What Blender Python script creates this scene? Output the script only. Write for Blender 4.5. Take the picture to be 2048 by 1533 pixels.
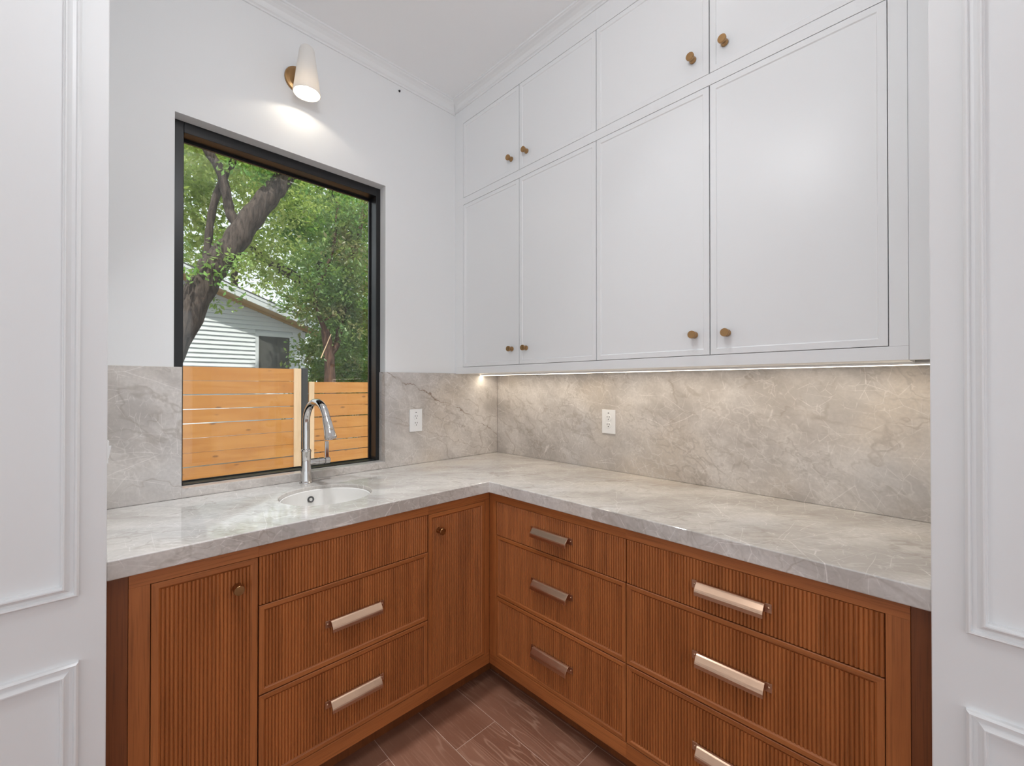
import bpy, bmesh, math, random
import numpy as np
from mathutils import Vector, Matrix
random.seed(7)
R = math.radians
for o in list(bpy.data.objects): bpy.data.objects.remove(o)
S = bpy.context.scene
COL = S.collection

# ------------------------------------------------------------------ camera
cam_d = bpy.data.cameras.new('camera'); cam_d.sensor_width = 36; cam_d.lens = 854.0 / 2048 * 36
cam_d.clip_start = .02
cam = bpy.data.objects.new('camera', cam_d); COL.objects.link(cam)
cam.location = (-1.9638, -2.1441, 1.3670); cam.rotation_euler = (R(90.3238), 0, R(-44.435))
S.camera = cam
# ------------------------------------------------------------------ exposure
S.view_settings.view_transform = 'Standard'; S.view_settings.look = 'None'
S.view_settings.gamma = 1; S.view_settings.use_curve_mapping = False
S.view_settings.exposure = 0.0
S.cycles.max_bounces = 7; S.cycles.diffuse_bounces = 5; S.cycles.glossy_bounces = 4; S.cycles.transmission_bounces = 4; S.cycles.transparent_max_bounces = 8
S.cycles.caustics_reflective = False; S.cycles.caustics_refractive = False; S.cycles.sample_clamp_indirect = 8
S.cycles.adaptive_threshold = .04; S.cycles.use_light_tree = False
# ------------------------------------------------------------------ sky and sun
W = bpy.data.worlds.new('sky'); S.world = W; W.use_nodes = True
bg = W.node_tree.nodes['Background']
bg.inputs[0].default_value = (.90, .95, 1.0, 1); bg.inputs[1].default_value = 1.35
sun_d = bpy.data.lights.new('sun', 'SUN'); sun_d.energy = 5.0; sun_d.angle = R(1.0); sun_d.color = (1, .95, .86)
sun = bpy.data.objects.new('sun', sun_d); COL.objects.link(sun)
sun.rotation_euler = Vector((.22, .52, -.95)).to_track_quat('-Z', 'Y').to_euler()
sun.location = (-3, -6, 9)

ZF = -.045      # floor
ZC = 3.115      # ceiling
XL = -1.938     # pantry left side wall
YR = -2.1177    # pantry right side wall
YP = -.66       # panelled wall left of the opening
XP = -.674      # panelled wall right of the opening
KX, KY = -5.3, -5.5   # far walls of the adjoining room
def portal(name, loc, rot, sx, sy):
    d = bpy.data.lights.new(name, 'AREA'); d.shape = 'RECTANGLE'; d.size = sx; d.size_y = sy
    d.cycles.is_portal = True
    o = bpy.data.objects.new(name, d); COL.objects.link(o); o.location = loc; o.rotation_euler = rot
portal('daylight_portal', (-3.0, KY - .16, 1.30), (R(90), 0, 0), 4.2, 2.4)
portal('daylight_portal', (KX - .16, -3.1, 1.30), (R(90), 0, R(-90)), 4.2, 2.4)
portal('daylight_portal', (-1.28, .19, 1.70), (R(-90), 0, 0), .92, 1.52)

# ================================================================== materials
def new_mat(n):
    m = bpy.data.materials.new(n); m.use_nodes = True
    return m, m.node_tree, m.node_tree.nodes['Principled BSDF']
def simple(n, c, rough=.5, metal=0., spec=.5, coat=0.):
    m, t, b = new_mat(n)
    b.inputs['Base Color'].default_value = (*c, 1); b.inputs['Roughness'].default_value = rough
    b.inputs['Metallic'].default_value = metal; b.inputs['Specular IOR Level'].default_value = spec
    if coat: b.inputs['Coat Weight'].default_value = coat; b.inputs['Coat Roughness'].default_value = .15
    return m
class NT:
    def __init__(s, t): s.t = t
    def n(s, typ, **kw):
        x = s.t.nodes.new(typ)
        for k, v in kw.items():
            if k.startswith('i_'):
                k2 = k[2:]
                k2 = int(k2) if k2.isdigit() else k2.replace('_', ' ')
                x.inputs[k2].default_value = v
            else: setattr(x, k, v)
        return x
    def l(s, a, b): s.t.links.new(a, b)
    def math(s, op, a, b=None, clamp=False):
        x = s.n('ShaderNodeMath', operation=op, use_clamp=clamp)
        for i, v in enumerate((a, b)):
            if v is None: continue
            if isinstance(v, (int, float)): x.inputs[i].default_value = v
            else: s.l(v, x.inputs[i])
        return x.outputs[0]
    def vm(s, op, a, b=None, out=0):
        x = s.n('ShaderNodeVectorMath', operation=op)
        for i, v in enumerate((a, b)):
            if v is None: continue
            if isinstance(v, (tuple, list)): x.inputs[i].default_value = v
            elif isinstance(v, (int, float)): x.inputs['Scale'].default_value = v
            else: s.l(v, x.inputs[i])
        return x.outputs[out]
    def noise(s, vec, scale, detail=4, rough=.55, dist=0.):
        x = s.n('ShaderNodeTexNoise'); x.inputs['Scale'].default_value = scale
        x.inputs['Detail'].default_value = detail; x.inputs['Roughness'].default_value = rough
        x.inputs['Distortion'].default_value = dist
        if vec is not None: s.l(vec, x.inputs['Vector'])
        return x.outputs
    def rng(s, v, a, b, c=0., d=1., smooth=True):
        x = s.n('ShaderNodeMapRange'); x.interpolation_type = 'SMOOTHSTEP' if smooth else 'LINEAR'
        s.l(v, x.inputs[0])
        for i, k in enumerate((a, b, c, d)): x.inputs[i + 1].default_value = k
        return x.outputs[0]
    def mix(s, f, a, b, mode='MIX'):
        x = s.n('ShaderNodeMix', data_type='RGBA', blend_type=mode)
        for i, v in ((0, f), (6, a), (7, b)):
            if isinstance(v, (int, float)): x.inputs[i].default_value = v
            elif isinstance(v, tuple): x.inputs[i].default_value = (*v, 1)
            else: s.l(v, x.inputs[i])
        return x.outputs[2]
    def bump(s, h, bsdf, strength=.3, dist=.002):
        x = s.n('ShaderNodeBump'); x.inputs['Strength'].default_value = strength; x.inputs['Distance'].default_value = dist
        s.l(h, x.inputs['Height']); s.l(x.outputs[0], bsdf.inputs['Normal'])

def paint(n, c, rough):
    m, t, b = new_mat(n); k = NT(t)
    b.inputs['Base Color'].default_value = (*c, 1); b.inputs['Roughness'].default_value = rough
    return m
M = {}
M['wall'] = paint('wall_paint', (.855, .862, .868), .65)
M['ceil'] = paint('ceiling_paint', (.925, .93, .94), .8)
M['lacquer'] = paint('white_lacquer', (.852, .86, .868), .34)
M['trim'] = paint('trim_paint', (.85, .858, .865), .38)
M['plastic'] = simple('white_plastic', (.86, .86, .86), .3)
M['slot'] = simple('dark_slot', (.03, .03, .03), .6)
M['cavity'] = simple('cabinet_interior', (.10, .055, .03), .8)
M['cavity_w'] = simple('cabinet_interior_white', (.35, .35, .35), .8)
M['black'] = simple('black_aluminium', (.010, .010, .011), .34)
M['chrome'] = simple('chrome', (.62, .61, .60), .07, 1.)
M['dim_chrome'] = simple('darkened_chrome', (.16, .16, .165), .25, 1.)  # chrome of the overflow ring, dark reflections put into its colour
M['brass'] = simple('aged_brass', (.42, .25, .115), .30, 1.)
M['bronze'] = simple('champagne_bronze', (.66, .45, .32), .28, 1.)
M['ceramic'] = simple('cream_ceramic', (.82, .80, .77), .12, coat=.3)

def stone(n, rough, tint=1., cast=(1, 1, 1), ior=1.5):
    m, t, b = new_mat(n); k = NT(t)
    P = k.n('ShaderNodeNewGeometry').outputs['Position']
    v = Vector((1, -1, -.62)).normalized(); v = tuple(v)
    d = k.vm('DOT_PRODUCT', P, v, 1)
    x = k.n('ShaderNodeVectorMath', operation='SCALE'); x.inputs[0].default_value = v
    k.l(k.math('MULTIPLY', d, .80), x.inputs['Scale'])
    A = k.vm('SUBTRACT', P, x.outputs[0])                       # stretched along the bedding
    wn = k.noise(P, 3.2, 3)[1]
    wv = k.n('ShaderNodeVectorMath', operation='SCALE'); wv.inputs['Scale'].default_value = .10
    k.l(k.vm('SUBTRACT', wn, (.5, .5, .5)), wv.inputs[0])
    A = k.vm('ADD', A, wv.outputs[0]); PW = k.vm('ADD', P, wv.outputs[0])
    tone = k.noise(A, 5.5, 5, .6)[0]
    col = k.mix(k.rng(tone, .34, .66), (.405 * tint, .366 * tint, .322 * tint), (.595 * tint, .55 * tint, .495 * tint))
    warm = k.rng(k.noise(P, 1.6, 2)[0], .50, .68)
    col = k.mix(k.math('MULTIPLY', warm, .5), col, (.56 * tint, .47 * tint, .36 * tint))
    cool = k.rng(k.noise(k.vm('ADD', P, (7.3, 2.1, 4.4)), 2.0, 2)[0], .50, .68)
    col = k.mix(k.math('MULTIPLY', cool, .35), col, (.50 * tint, .49 * tint, .48 * tint))
    ws = k.n('ShaderNodeVectorMath', operation='SCALE'); ws.inputs['Scale'].default_value = .03; k.l(k.vm('SUBTRACT', wn, (.5, .5, .5)), ws.inputs[0]); PS = k.vm('ADD', P, ws.outputs[0])
    # fine crystalline threads
    for sc, seed, wdt, amt, an in ((5., 0., .007, .60, (.45, 1.5, 1.1)), (9., 5.1, .010, .55, (1.3, .4, .9)), (15., 3.7, .016, .45, (.5, .7, 1.6)), (30., 8.1, .03, .34, (1.2, .9, .45))):
        vo = k.n('ShaderNodeTexVoronoi', feature='DISTANCE_TO_EDGE'); vo.inputs['Scale'].default_value = sc
        k.l(k.vm('MULTIPLY', k.vm('ADD', PS, (seed, seed * 1.7, -seed)), an), vo.inputs['Vector'])
        ln = k.rng(vo.outputs['Distance'], 0., wdt, 1., 0.)
        ms = k.rng(k.noise(k.vm('ADD', P, (seed + 5, 1, 2)), sc * .7, 2)[0], .47, .60)
        col = k.mix(k.math('MULTIPLY', k.math('MULTIPLY', ln, ms), amt), col, (.80 * tint, .75 * tint, .69 * tint))
    gr = k.noise(P, 90, 3)[0]
    col = k.mix(k.rng(gr, .35, .65, 0., .20), col, (.34 * tint, .31 * tint, .28 * tint))
    # dark streaks and rusty veins following the bedding
    x2 = k.n('ShaderNodeVectorMath', operation='SCALE'); x2.inputs[0].default_value = v
    k.l(k.math('MULTIPLY', d, .93), x2.inputs['Scale'])
    w2 = k.n('ShaderNodeVectorMath', operation='SCALE'); w2.inputs['Scale'].default_value = .022
    k.l(k.vm('SUBTRACT', k.noise(P, 7., 4)[1], (.5, .5, .5)), w2.inputs[0])
    A2 = k.vm('ADD', k.vm('ADD', k.vm('SUBTRACT', P, x2.outputs[0]), wv.outputs[0]), w2.outputs[0])
    for sc, seed, wdt, lo, amt, c in ((2.4, 1.3, .012, .50, .30, (.24, .165, .105)), (6.5, 6.2, .014, .52, .34, (.27, .20, .14)), (9., 12.4, .040, .47, .42, (.34, .285, .225)), (16., 4.4, .035, .46, .40, (.36, .315, .26)), (14., 9.7, .03, .46, .32, (.80, .75, .68))):
        nz = k.noise(k.vm('ADD', A2, (seed, seed * .6, seed * 1.4)), sc, 3, .5)[0]
        rd = k.rng(k.math('ABSOLUTE', k.math('SUBTRACT', nz, .5)), 0., wdt, 1., 0.)
        ms = k.rng(k.noise(k.vm('ADD', A, (seed * 2, 3, seed)), 4.5, 4)[0], lo, lo + .14)
        col = k.mix(k.math('MULTIPLY', k.math('MULTIPLY', rd, ms), amt), col, c)
    sx = k.n('ShaderNodeSeparateXYZ'); k.l(PW, sx.inputs[0]); jit = k.noise(P, 16., 5, .6)[0]; brk = k.noise(k.vm('ADD', P, (3., 9., 1.)), 9., 3)[0]
    sp_ = k.n('ShaderNodeSeparateXYZ'); k.l(P, sp_.inputs[0])
    up_ = k.math('MULTIPLY', k.math('GREATER_THAN', sp_.outputs[2], .93), k.math('LESS_THAN', sp_.outputs[0], -.004))
    for slope, z0, w_, amt in ((-.50, 1.040, .0055, .80), (-.36, .905, .0032, .45), (-.42, .975, .0030, .32)):
        f_ = k.math('ADD', k.math('SUBTRACT', sx.outputs[2], z0), k.math('MULTIPLY', sx.outputs[0], -slope))
        f_ = k.math('ADD', f_, k.math('MULTIPLY', k.math('SUBTRACT', jit, .5), .085))
        rd = k.rng(k.math('ABSOLUTE', f_), 0., w_, 1., 0.)
        col = k.mix(k.math('MULTIPLY', k.math('MULTIPLY', k.math('MULTIPLY', rd, up_), k.rng(brk, .36, .52)), amt), col, (.22, .145, .095))
    col = k.mix(1., col, cast, 'MULTIPLY')
    k.l(col, b.inputs['Base Color']); b.inputs['IOR'].default_value = ior
    b.inputs['Roughness'].default_value = rough
    return m
M['stone'] = stone('quartzite_polished', .05, 1.26, (1, 1.025, 1.075), 1.75)  # same stone as the splash, colour lightened to stand in for light from above
M['stone_v'] = stone('quartzite_splash', .22, 1.16, (1, 1.012, 1.06))

def wood(n, axis, ca, cb, cc, rough=.42, fine=1.):
    m, t, b = new_mat(n); k = NT(t)
    tc = k.n('ShaderNodeTexCoord').outputs['Object']
    rnd = k.n('ShaderNodeObjectInfo').outputs['Random']
    P = k.vm('ADD', tc, k.vm('SCALE', (3.1, 5.7, 9.3), None)) if False else tc
    off = k.n('ShaderNodeVectorMath', operation='SCALE'); off.inputs[0].default_value = (13.1, 7.7, 9.3)
    k.l(rnd, off.inputs['Scale']); P = k.vm('ADD', tc, off.outputs[0])
    st = {'x': (.9, 16, 16), 'y': (16, .9, 16), 'z': (16, 16, .9)}[axis]
    A = k.vm('MULTIPLY', P, tuple(q * fine for q in st))
    n1 = k.noise(A, 1.0, 4, .6, .4)[0]
    fs = {'x': (5, 260, 260), 'y': (260, 5, 260), 'z': (260, 260, 5)}[axis]
    n2 = k.noise(k.vm('MULTIPLY', P, fs), 1.0, 3, .6)[0]
    col = k.mix(k.rng(n1, .30, .70), ca, cb)
    col = k.mix(k.rng(n2, .48, .72, 0., .55), col, cc)
    k.l(col, b.inputs['Base Color']); b.inputs['Roughness'].default_value = rough
    k.bump(n2, b, .10, .0006)
    return m
WA, WB, WC = (.475, .160, .045), (.350, .110, .029), (.165, .050, .013)
for a in 'xyz': M['wood_' + a] = wood('stained_oak_' + a, a, WA, WB, WC)
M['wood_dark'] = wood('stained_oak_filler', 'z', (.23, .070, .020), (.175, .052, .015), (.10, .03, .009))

def floor_mat():
    m, t, b = new_mat('brown_wood_plank_tile'); k = NT(t)
    tc = k.n('ShaderNodeTexCoord').outputs['Object']; rnd = k.n('ShaderNodeObjectInfo').outputs['Random']
    off = k.n('ShaderNodeVectorMath', operation='SCALE'); off.inputs[0].default_value = (17.3, 23.9, 5.)
    k.l(rnd, off.inputs['Scale']); P = k.vm('ADD', tc, off.outputs[0])
    A = k.vm('MULTIPLY', P, (7., .9, 1.))
    w = k.noise(A, 1.1, 3, .5)[0]
    rings = k.math('FRACT', k.math('MULTIPLY', w, 16.))
    rings = k.math('ABSOLUTE', k.math('SUBTRACT', rings, .5))
    ms = k.rng(k.noise(k.vm('ADD', P, (4, 9, 0)), 1.7, 2)[0], .46, .62)
    fine = k.noise(k.vm('MULTIPLY', P, (140., 7., 1.)), 1., 4, .65)[0]
    col = k.mix(k.rng(w, .3, .7), (.235, .102, .060), (.320, .155, .098))
    col = k.mix(k.math('MULTIPLY', k.rng(rings, .30, .5), k.math('MULTIPLY', ms, .6)), col, (.48, .28, .19))
    col = k.mix(k.rng(fine, .52, .75, 0., .5), col, (.46, .27, .185))
    col = k.mix(k.rng(rnd, 0., 1., 0., .35, False), col, (.20, .088, .054))
    k.l(col, b.inputs['Base Color']); b.inputs['Roughness'].default_value = .42
    k.bump(fine, b, .15, .001)
    return m
M['plank'] = floor_mat()
M['grout'] = simple('pale_grout', (.58, .42, .33), .8)

def glass_mat():
    m, t, b = new_mat('window_glass'); k = NT(t)
    t.nodes.remove(b); out = t.nodes['Material Output']
    tr = k.n('ShaderNodeBsdfTransparent'); gl = k.n('ShaderNodeBsdfGlossy'); gl.inputs['Roughness'].default_value = .0
    fr = k.n('ShaderNodeFresnel'); fr.inputs['IOR'].default_value = 1.45
    mx = k.n('ShaderNodeMixShader'); k.l(fr.outputs[0], mx.inputs[0]); k.l(tr.outputs[0], mx.inputs[1]); k.l(gl.outputs[0], mx.inputs[2])
    tr.inputs[0].default_value = (.94, .96, .95, 1)
    k.l(mx.outputs[0], out.inputs[0])
    return m
M['glass'] = glass_mat()
def emit(n, c, s):
    m, t, b = new_mat(n); b.inputs['Base Color'].default_value = (.8, .8, .8, 1)
    b.inputs['Emission Color'].default_value = (*c, 1); b.inputs['Emission Strength'].default_value = s
    return m
M['led'] = emit('led_diffuser', (1, .92, .76), 4.)
M['globe'] = emit('lit_opal_globe', (.945, .978, 1.), 37.)
M['lens'] = emit('fill_lens', (1, .98, .96), 6.)
M['bulb'] = emit('lamp_bulb', (1, .93, .78), 7.)
for n_ in ('led', 'bulb', 'lens'): M[n_].cycles.emission_sampling = 'NONE'
def shade_mat():
    m, t, b = new_mat('opal_shade'); k = NT(t); out = t.nodes['Material Output']
    b.inputs['Base Color'].default_value = (.86, .85, .83, 1); b.inputs['Roughness'].default_value = .4
    tl = k.n('ShaderNodeBsdfTranslucent'); tl.inputs[0].default_value = (.9, .80, .68, 1)
    mx = k.n('ShaderNodeMixShader'); mx.inputs[0].default_value = .16
    k.l(b.outputs[0], mx.inputs[1]); k.l(tl.outputs[0], mx.inputs[2]); k.l(mx.outputs[0], out.inputs[0])
    return m
M['shade'] = shade_mat()
# outdoors
def cedar():
    m, t, b = new_mat('cedar_board'); k = NT(t)
    tc = k.n('ShaderNodeTexCoord').outputs['Object']; rnd = k.n('ShaderNodeObjectInfo').outputs['Random']
    off = k.n('ShaderNodeVectorMath', operation='SCALE'); off.inputs[0].default_value = (11.3, 3.9, 27.)
    k.l(rnd, off.inputs['Scale']); P = k.vm('ADD', tc, off.outputs[0])
    n1 = k.noise(k.vm('MULTIPLY', P, (1.6, 8, 14)), 1., 4, .6, .6)[0]
    col = k.mix(k.rng(n1, .3, .7), (.445, .180, .041), (.515, .235, .062))
    big = k.noise(k.vm('MULTIPLY', P, (2.2, 2, 3)), 1., 2)[0]
    col = k.mix(k.rng(big, .55, .75, 0., .5), col, (.34, .125, .032))
    vo = k.n('ShaderNodeTexVoronoi'); vo.inputs['Scale'].default_value = 1.
    k.l(k.vm('MULTIPLY', P, (3.6, 1., 9.)), vo.inputs['Vector'])
    col = k.mix(k.rng(vo.outputs['Distance'], .05, .13, .85, 0.), col, (.20, .085, .03))
    k.l(col, b.inputs['Base Color']); b.inputs['Roughness'].default_value = .75
    return m
M['cedar'] = cedar()
M['pale_wood'] = wood('pale_fence_stud', 'z', (.62, .43, .27), (.70, .50, .33), (.45, .30, .18), .8)
M['black_post'] = simple('black_metal_post', (.03, .03, .032), .5)
M['siding'] = simple('white_siding', (.66, .685, .72), .6)
M['tan'] = simple('tan_soffit', (.52, .36, .19), .7)
M['roof'] = simple('dark_shingle', (.09, .09, .095), .9)
M['screen'] = simple('grey_window_screen', (.085, .085, .08), .35)
def bark(n, a, bb):
    m, t, b = new_mat(n); k = NT(t)
    P = k.n('ShaderNodeTexCoord').outputs['Object']
    q = k.n('ShaderNodeMapping'); q.inputs['Rotation'].default_value = (0, R(-35), 0); q.inputs['Scale'].default_value = (26, 26, 4)
    k.l(P, q.inputs['Vector'])
    n1 = k.noise(q.outputs[0], 1., 5, .65, .5)[0]
    k.l(k.mix(k.rng(n1, .35, .65), a, bb), b.inputs['Base Color']); b.inputs['Roughness'].default_value = .9
    k.bump(n1, b, .8, .03)
    return m
M['bark'] = bark('grey_brown_bark', (.032, .023, .019), (.10, .075, .063))
M['bark_red'] = bark('reddish_bark', (.075, .040, .028), (.16, .085, .058))
def leaf(n, a, bb, c):
    m, t, b = new_mat(n); k = NT(t); out = t.nodes['Material Output']
    P = k.n('ShaderNodeNewGeometry').outputs['Position']
    n1 = k.noise(P, 2.2, 2)[0]; n2 = k.noise(P, 14, 2)[0]
    col = k.mix(k.rng(n2, .35, .65), a, bb); col = k.mix(k.rng(n1, .45, .68, 0., .8), col, c)
    k.l(col, b.inputs['Base Color']); b.inputs['Roughness'].default_value = .38
    tl = k.n('ShaderNodeBsdfTranslucent')
    k.l(k.mix(.5, col, (.40, .50, .10)), tl.inputs[0])
    mx = k.n('ShaderNodeMixShader'); mx.inputs[0].default_value = .45
    k.l(b.outputs[0], mx.inputs[1]); k.l(tl.outputs[0], mx.inputs[2]); k.l(mx.outputs[0], out.inputs[0])
    return m
M['leaf_y'] = leaf('yellow_green_leaf', (.25, .37, .08), (.44, .55, .15), (.54, .57, .24))
M['leaf_g'] = leaf('mid_green_leaf', (.09, .24, .05), (.25, .47, .11), (.40, .52, .17))
M['leaf_d'] = leaf('dark_green_leaf', (.06, .14, .045), (.17, .30, .09), (.27, .21, .11))
M['leaf_b'] = leaf('distant_leaf', (.09, .21, .09), (.25, .41, .17), (.42, .52, .24))
M['grass'] = simple('lawn', (.14, .135, .11), .9)

# ================================================================== object helpers
WL = {}   # world location per object name
def tag(o, label=None, cat=None, group=None, kind=None):
    if label: o['label'] = label
    if cat: o['category'] = cat
    if group: o['group'] = group
    if kind: o['kind'] = kind
    return o
def empty(name, loc, label, cat, group=None):
    o = bpy.data.objects.new(name, None); COL.objects.link(o); o.location = loc; o.empty_display_size = .05
    WL[o.name] = Vector(loc)
    return tag(o, label, cat, group)
class MB:
    def __init__(s): s.v = []; s.f = []
    def add(s, vs, fs):
        b = len(s.v); s.v += [tuple(x) for x in vs]; s.f += [tuple(i + b for i in f) for f in fs]; return s
    def box(s, x0, x1, y0, y1, z0, z1):
        x0, x1 = min(x0, x1), max(x0, x1); y0, y1 = min(y0, y1), max(y0, y1); z0, z1 = min(z0, z1), max(z0, z1)
        return s.add([(x, y, z) for x in (x0, x1) for y in (y0, y1) for z in (z0, z1)],
                     [(0, 1, 3, 2), (4, 6, 7, 5), (0, 4, 5, 1), (2, 3, 7, 6), (0, 2, 6, 4), (1, 5, 7, 3)])
    def prism(s, prof, a, b, fn):
        """profile [(p,q)] swept from a to b; fn(t,p,q)->xyz"""
        n = len(prof)
        vs = [fn(a, p, q) for p, q in prof] + [fn(b, p, q) for p, q in prof]
        fs = [tuple(range(n)), tuple(range(2 * n - 1, n - 1, -1))] + [(i, (i + 1) % n, n + (i + 1) % n, n + i) for i in range(n)]
        return s.add(vs, fs)
    def lathe(s, prof, c, axis=(0, 0, 1), n=24):
        ax = Vector(axis).normalized(); t = Vector((0, 0, 1)) if abs(ax.z) < .9 else Vector((1, 0, 0))
        e1 = ax.cross(t).normalized(); e2 = ax.cross(e1); c = Vector(c)
        vs = []
        for r, h in prof:
            for i in range(n):
                a = 2 * math.pi * i / n; vs.append(c + ax * h + (e1 * math.cos(a) + e2 * math.sin(a)) * r)
        fs = []
        for j in range(len(prof) - 1):
            for i in range(n):
                fs.append((j * n + i, j * n + (i + 1) % n, (j + 1) * n + (i + 1) % n, (j + 1) * n + i))
        if prof[0] == prof[-1]: return s.add(vs, fs)      # a closed ring needs no caps
        if prof[0][0] > 1e-6: fs.append(tuple(range(n - 1, -1, -1)))
        if prof[-1][0] > 1e-6: k = (len(prof) - 1) * n; fs.append(tuple(range(k, k + n)))
        return s.add(vs, fs)
    def tube(s, path, rad, n=12, cap=True):
        path = [Vector(p) for p in path]; rad = rad if isinstance(rad, (list, tuple)) else [rad] * len(path)
        vs = []; up = None
        for i, p in enumerate(path):
            d = (path[min(i + 1, len(path) - 1)] - path[max(i - 1, 0)]).normalized()
            if up is None: up = d.cross(Vector((0, 0, 1)) if abs(d.z) < .9 else Vector((1, 0, 0))).normalized()
            up = (up - d * up.dot(d)).normalized(); w = d.cross(up)
            for k in range(n):
                a = 2 * math.pi * k / n; vs.append(p + (up * math.cos(a) + w * math.sin(a)) * rad[i])
        fs = [(i * n + k, i * n + (k + 1) % n, (i + 1) * n + (k + 1) % n, (i + 1) * n + k) for i in range(len(path) - 1) for k in range(n)]
        if cap: fs += [tuple(range(n - 1, -1, -1)), tuple(range((len(path) - 1) * n, len(path) * n))]
        return s.add(vs, fs)
    def build(s, name, mat, parent=None, bevel=0., seg=2, smooth=False, origin=None):
        vs = np.array(s.v, float)
        if origin is None: origin = Vector(((vs[:, 0].min() + vs[:, 0].max()) / 2, (vs[:, 1].min() + vs[:, 1].max()) / 2, vs[:, 2].min()))
        origin = Vector(origin)
        me = bpy.data.meshes.new(name); me.from_pydata([tuple(Vector(p) - origin) for p in s.v], [], s.f)
        bm = bmesh.new(); bm.from_mesh(me); bmesh.ops.remove_doubles(bm, verts=bm.verts, dist=1e-6)
        bmesh.ops.recalc_face_normals(bm, faces=bm.faces); bm.to_mesh(me); bm.free()
        me.materials.append(M[mat] if isinstance(mat, str) else mat)
        o = bpy.data.objects.new(name, me); COL.objects.link(o); WL[o.name] = origin
        if smooth:
            for p in me.polygons: p.use_smooth = True
            me.set_sharp_from_angle(angle=R(40))
        if bevel:
            b = o.modifiers.new('bevel', 'BEVEL'); b.width = bevel; b.segments = seg; b.limit_method = 'ANGLE'; b.angle_limit = R(40); b.harden_normals = False
        if parent is not None:
            o.parent = parent; o.location = origin - WL[parent.name]
        else: o.location = origin
        return o
def B(*a): return MB().box(*a)
def st(o, label=None): return tag(o, label, kind='structure')

# ================================================================== room shell
# floor planks
fl = st(B(KX - .2, .1, KY - .2, .1, ZF - .06, ZF - .0005).build('floor', 'grout'), 'dark brown wood-look plank floor with thin pale joints')
pw = .2035; gx = -.753; g = .0026
plank_len = 1.19
ci = 0
x1 = gx + pw * 2
starts = {0: -.6, 1: -1.178, 2: -.807, 3: -.30, 4: -.659}
k = 0
while x1 > KX:
    x0 = max(x1 - pw, KX); xa, xb = x0 + g / 2, min(x1, -.5) - g / 2
    y = starts.get(k, -.2 - random.random() * 1.1)
    while y < -.49: y += plank_len
    while y > KY:
        ya, yb = max(y - plank_len, KY), min(y, -.5)
        if yb - ya > .01: B(xa, xb, ya + g / 2, yb - g / 2, ZF - .012, ZF).build('plank', 'plank', fl, origin=((xa + xb) / 2, (ya + yb) / 2, ZF - .012))
        y -= plank_len
    x1 -= pw; k += 1
ce = st(B(KX - .2, .2, KY - .2, .2, ZC, ZC + .12).build('ceiling', 'ceil'), 'plain white ceiling')
# window wall with opening
WX0, WX1, WZ0, WZ1 = -1.7355, -.8223, .935, 2.4632
wn = MB(); y0, y1 = .012, .20
wn.box(XL - .4, WX0, y0, y1, -.4, ZC); wn.box(WX1, .2, y0, y1, -.4, ZC)
wn.box(WX0, WX1, y0, y1, -.4, WZ0); wn.box(WX0, WX1, y0, y1, WZ1, ZC)
st(wn.build('wall_north', 'wall'), 'white wall with the black-framed window and the sconce')
st(B(.012, .2, KY, .012, ZF - .06, ZC).build('wall_east', 'wall'), 'white wall behind the cabinets and the long backsplash')
wl = st(B(KX, XL, YP, .012, ZF - .06, ZC).build('wall_left', 'trim', bevel=.002), 'white panelled wall at the left of the opening')
wr = st(B(XP, .012, KY, YR, ZF - .06, ZC).build('wall_right', 'trim', bevel=.002), 'white panelled wall at the right of the opening')
# unseen far walls of the adjoining room; wide openings added to let daylight in
a0, a1, zb, zt = -5.1, -.9, .10, 2.5
r1 = MB(); r1.box(KX, a0, KY - .2, KY, ZF, ZC); r1.box(a1, .2, KY - .2, KY, ZF, ZC); r1.box(a0, a1, KY - .2, KY, ZF, zb); r1.box(a0, a1, KY - .2, KY, zt, ZC)
st(r1.build('wall_south', 'wall'), 'white far wall behind the camera with a wide opening added for daylight')
b0, b1 = -5.2, -1.0
r2 = MB(); r2.box(KX - .2, KX, KY - .2, b0, ZF, ZC); r2.box(KX - .2, KX, b1, .1, ZF, ZC); r2.box(KX - .2, KX, b0, b1, ZF, zb); r2.box(KX - .2, KX, b0, b1, zt, ZC)
st(r2.build('wall_west', 'wall'), 'white far side wall behind the camera with a wide opening added for daylight')
# applied panel moulding on the two panelled walls
MP = [(0, 0), (0, .010), (.004, .0145), (.007, .014), (.0095, .0065), (.016, .0075), (.0215, .0125), (.0245, .0165), (.027, .0165), (.0282, .0105), (.0305, .0095), (.0318, .005), (.0318, 0)]
def moulding(u0, u1, v0, v1, fn, wall):
    """mitred rectangle: MP given from the outer edge inwards as (inset, proud)"""
    cs = [(u0, v0), (u1, v0), (u1, v1), (u0, v1)]; sg = [(1, 1), (-1, 1), (-1, -1), (1, -1)]
    for i in range(4):
        j = (i + 1) % 4; m = MB()
        ra = [fn(cs[i][0] + sg[i][0] * a, cs[i][1] + sg[i][1] * a, p) for a, p in MP]
        rb = [fn(cs[j][0] + sg[j][0] * a, cs[j][1] + sg[j][1] * a, p) for a, p in MP]
        n = len(MP); m.add(ra + rb, [tuple(range(n)), tuple(range(2 * n - 1, n - 1, -1))] + [(q, (q + 1) % n, n + (q + 1) % n, n + q) for q in range(n)])
        m.build('panel_moulding', 'trim', wall)
fL = lambda u, v, d: (u, YP - d, v)
fR = lambda u, v, d: (XP - d, u, v)
moulding(-2.62, -1.9868, .8563, 2.95, fL, wl); moulding(-2.62, -1.9868, .15, .6975, fL, wl)
moulding(-2.80, -2.1682, .8585, 2.95, fR, wr); moulding(-2.80, -2.1682, .15, .702, fR, wr)
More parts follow.
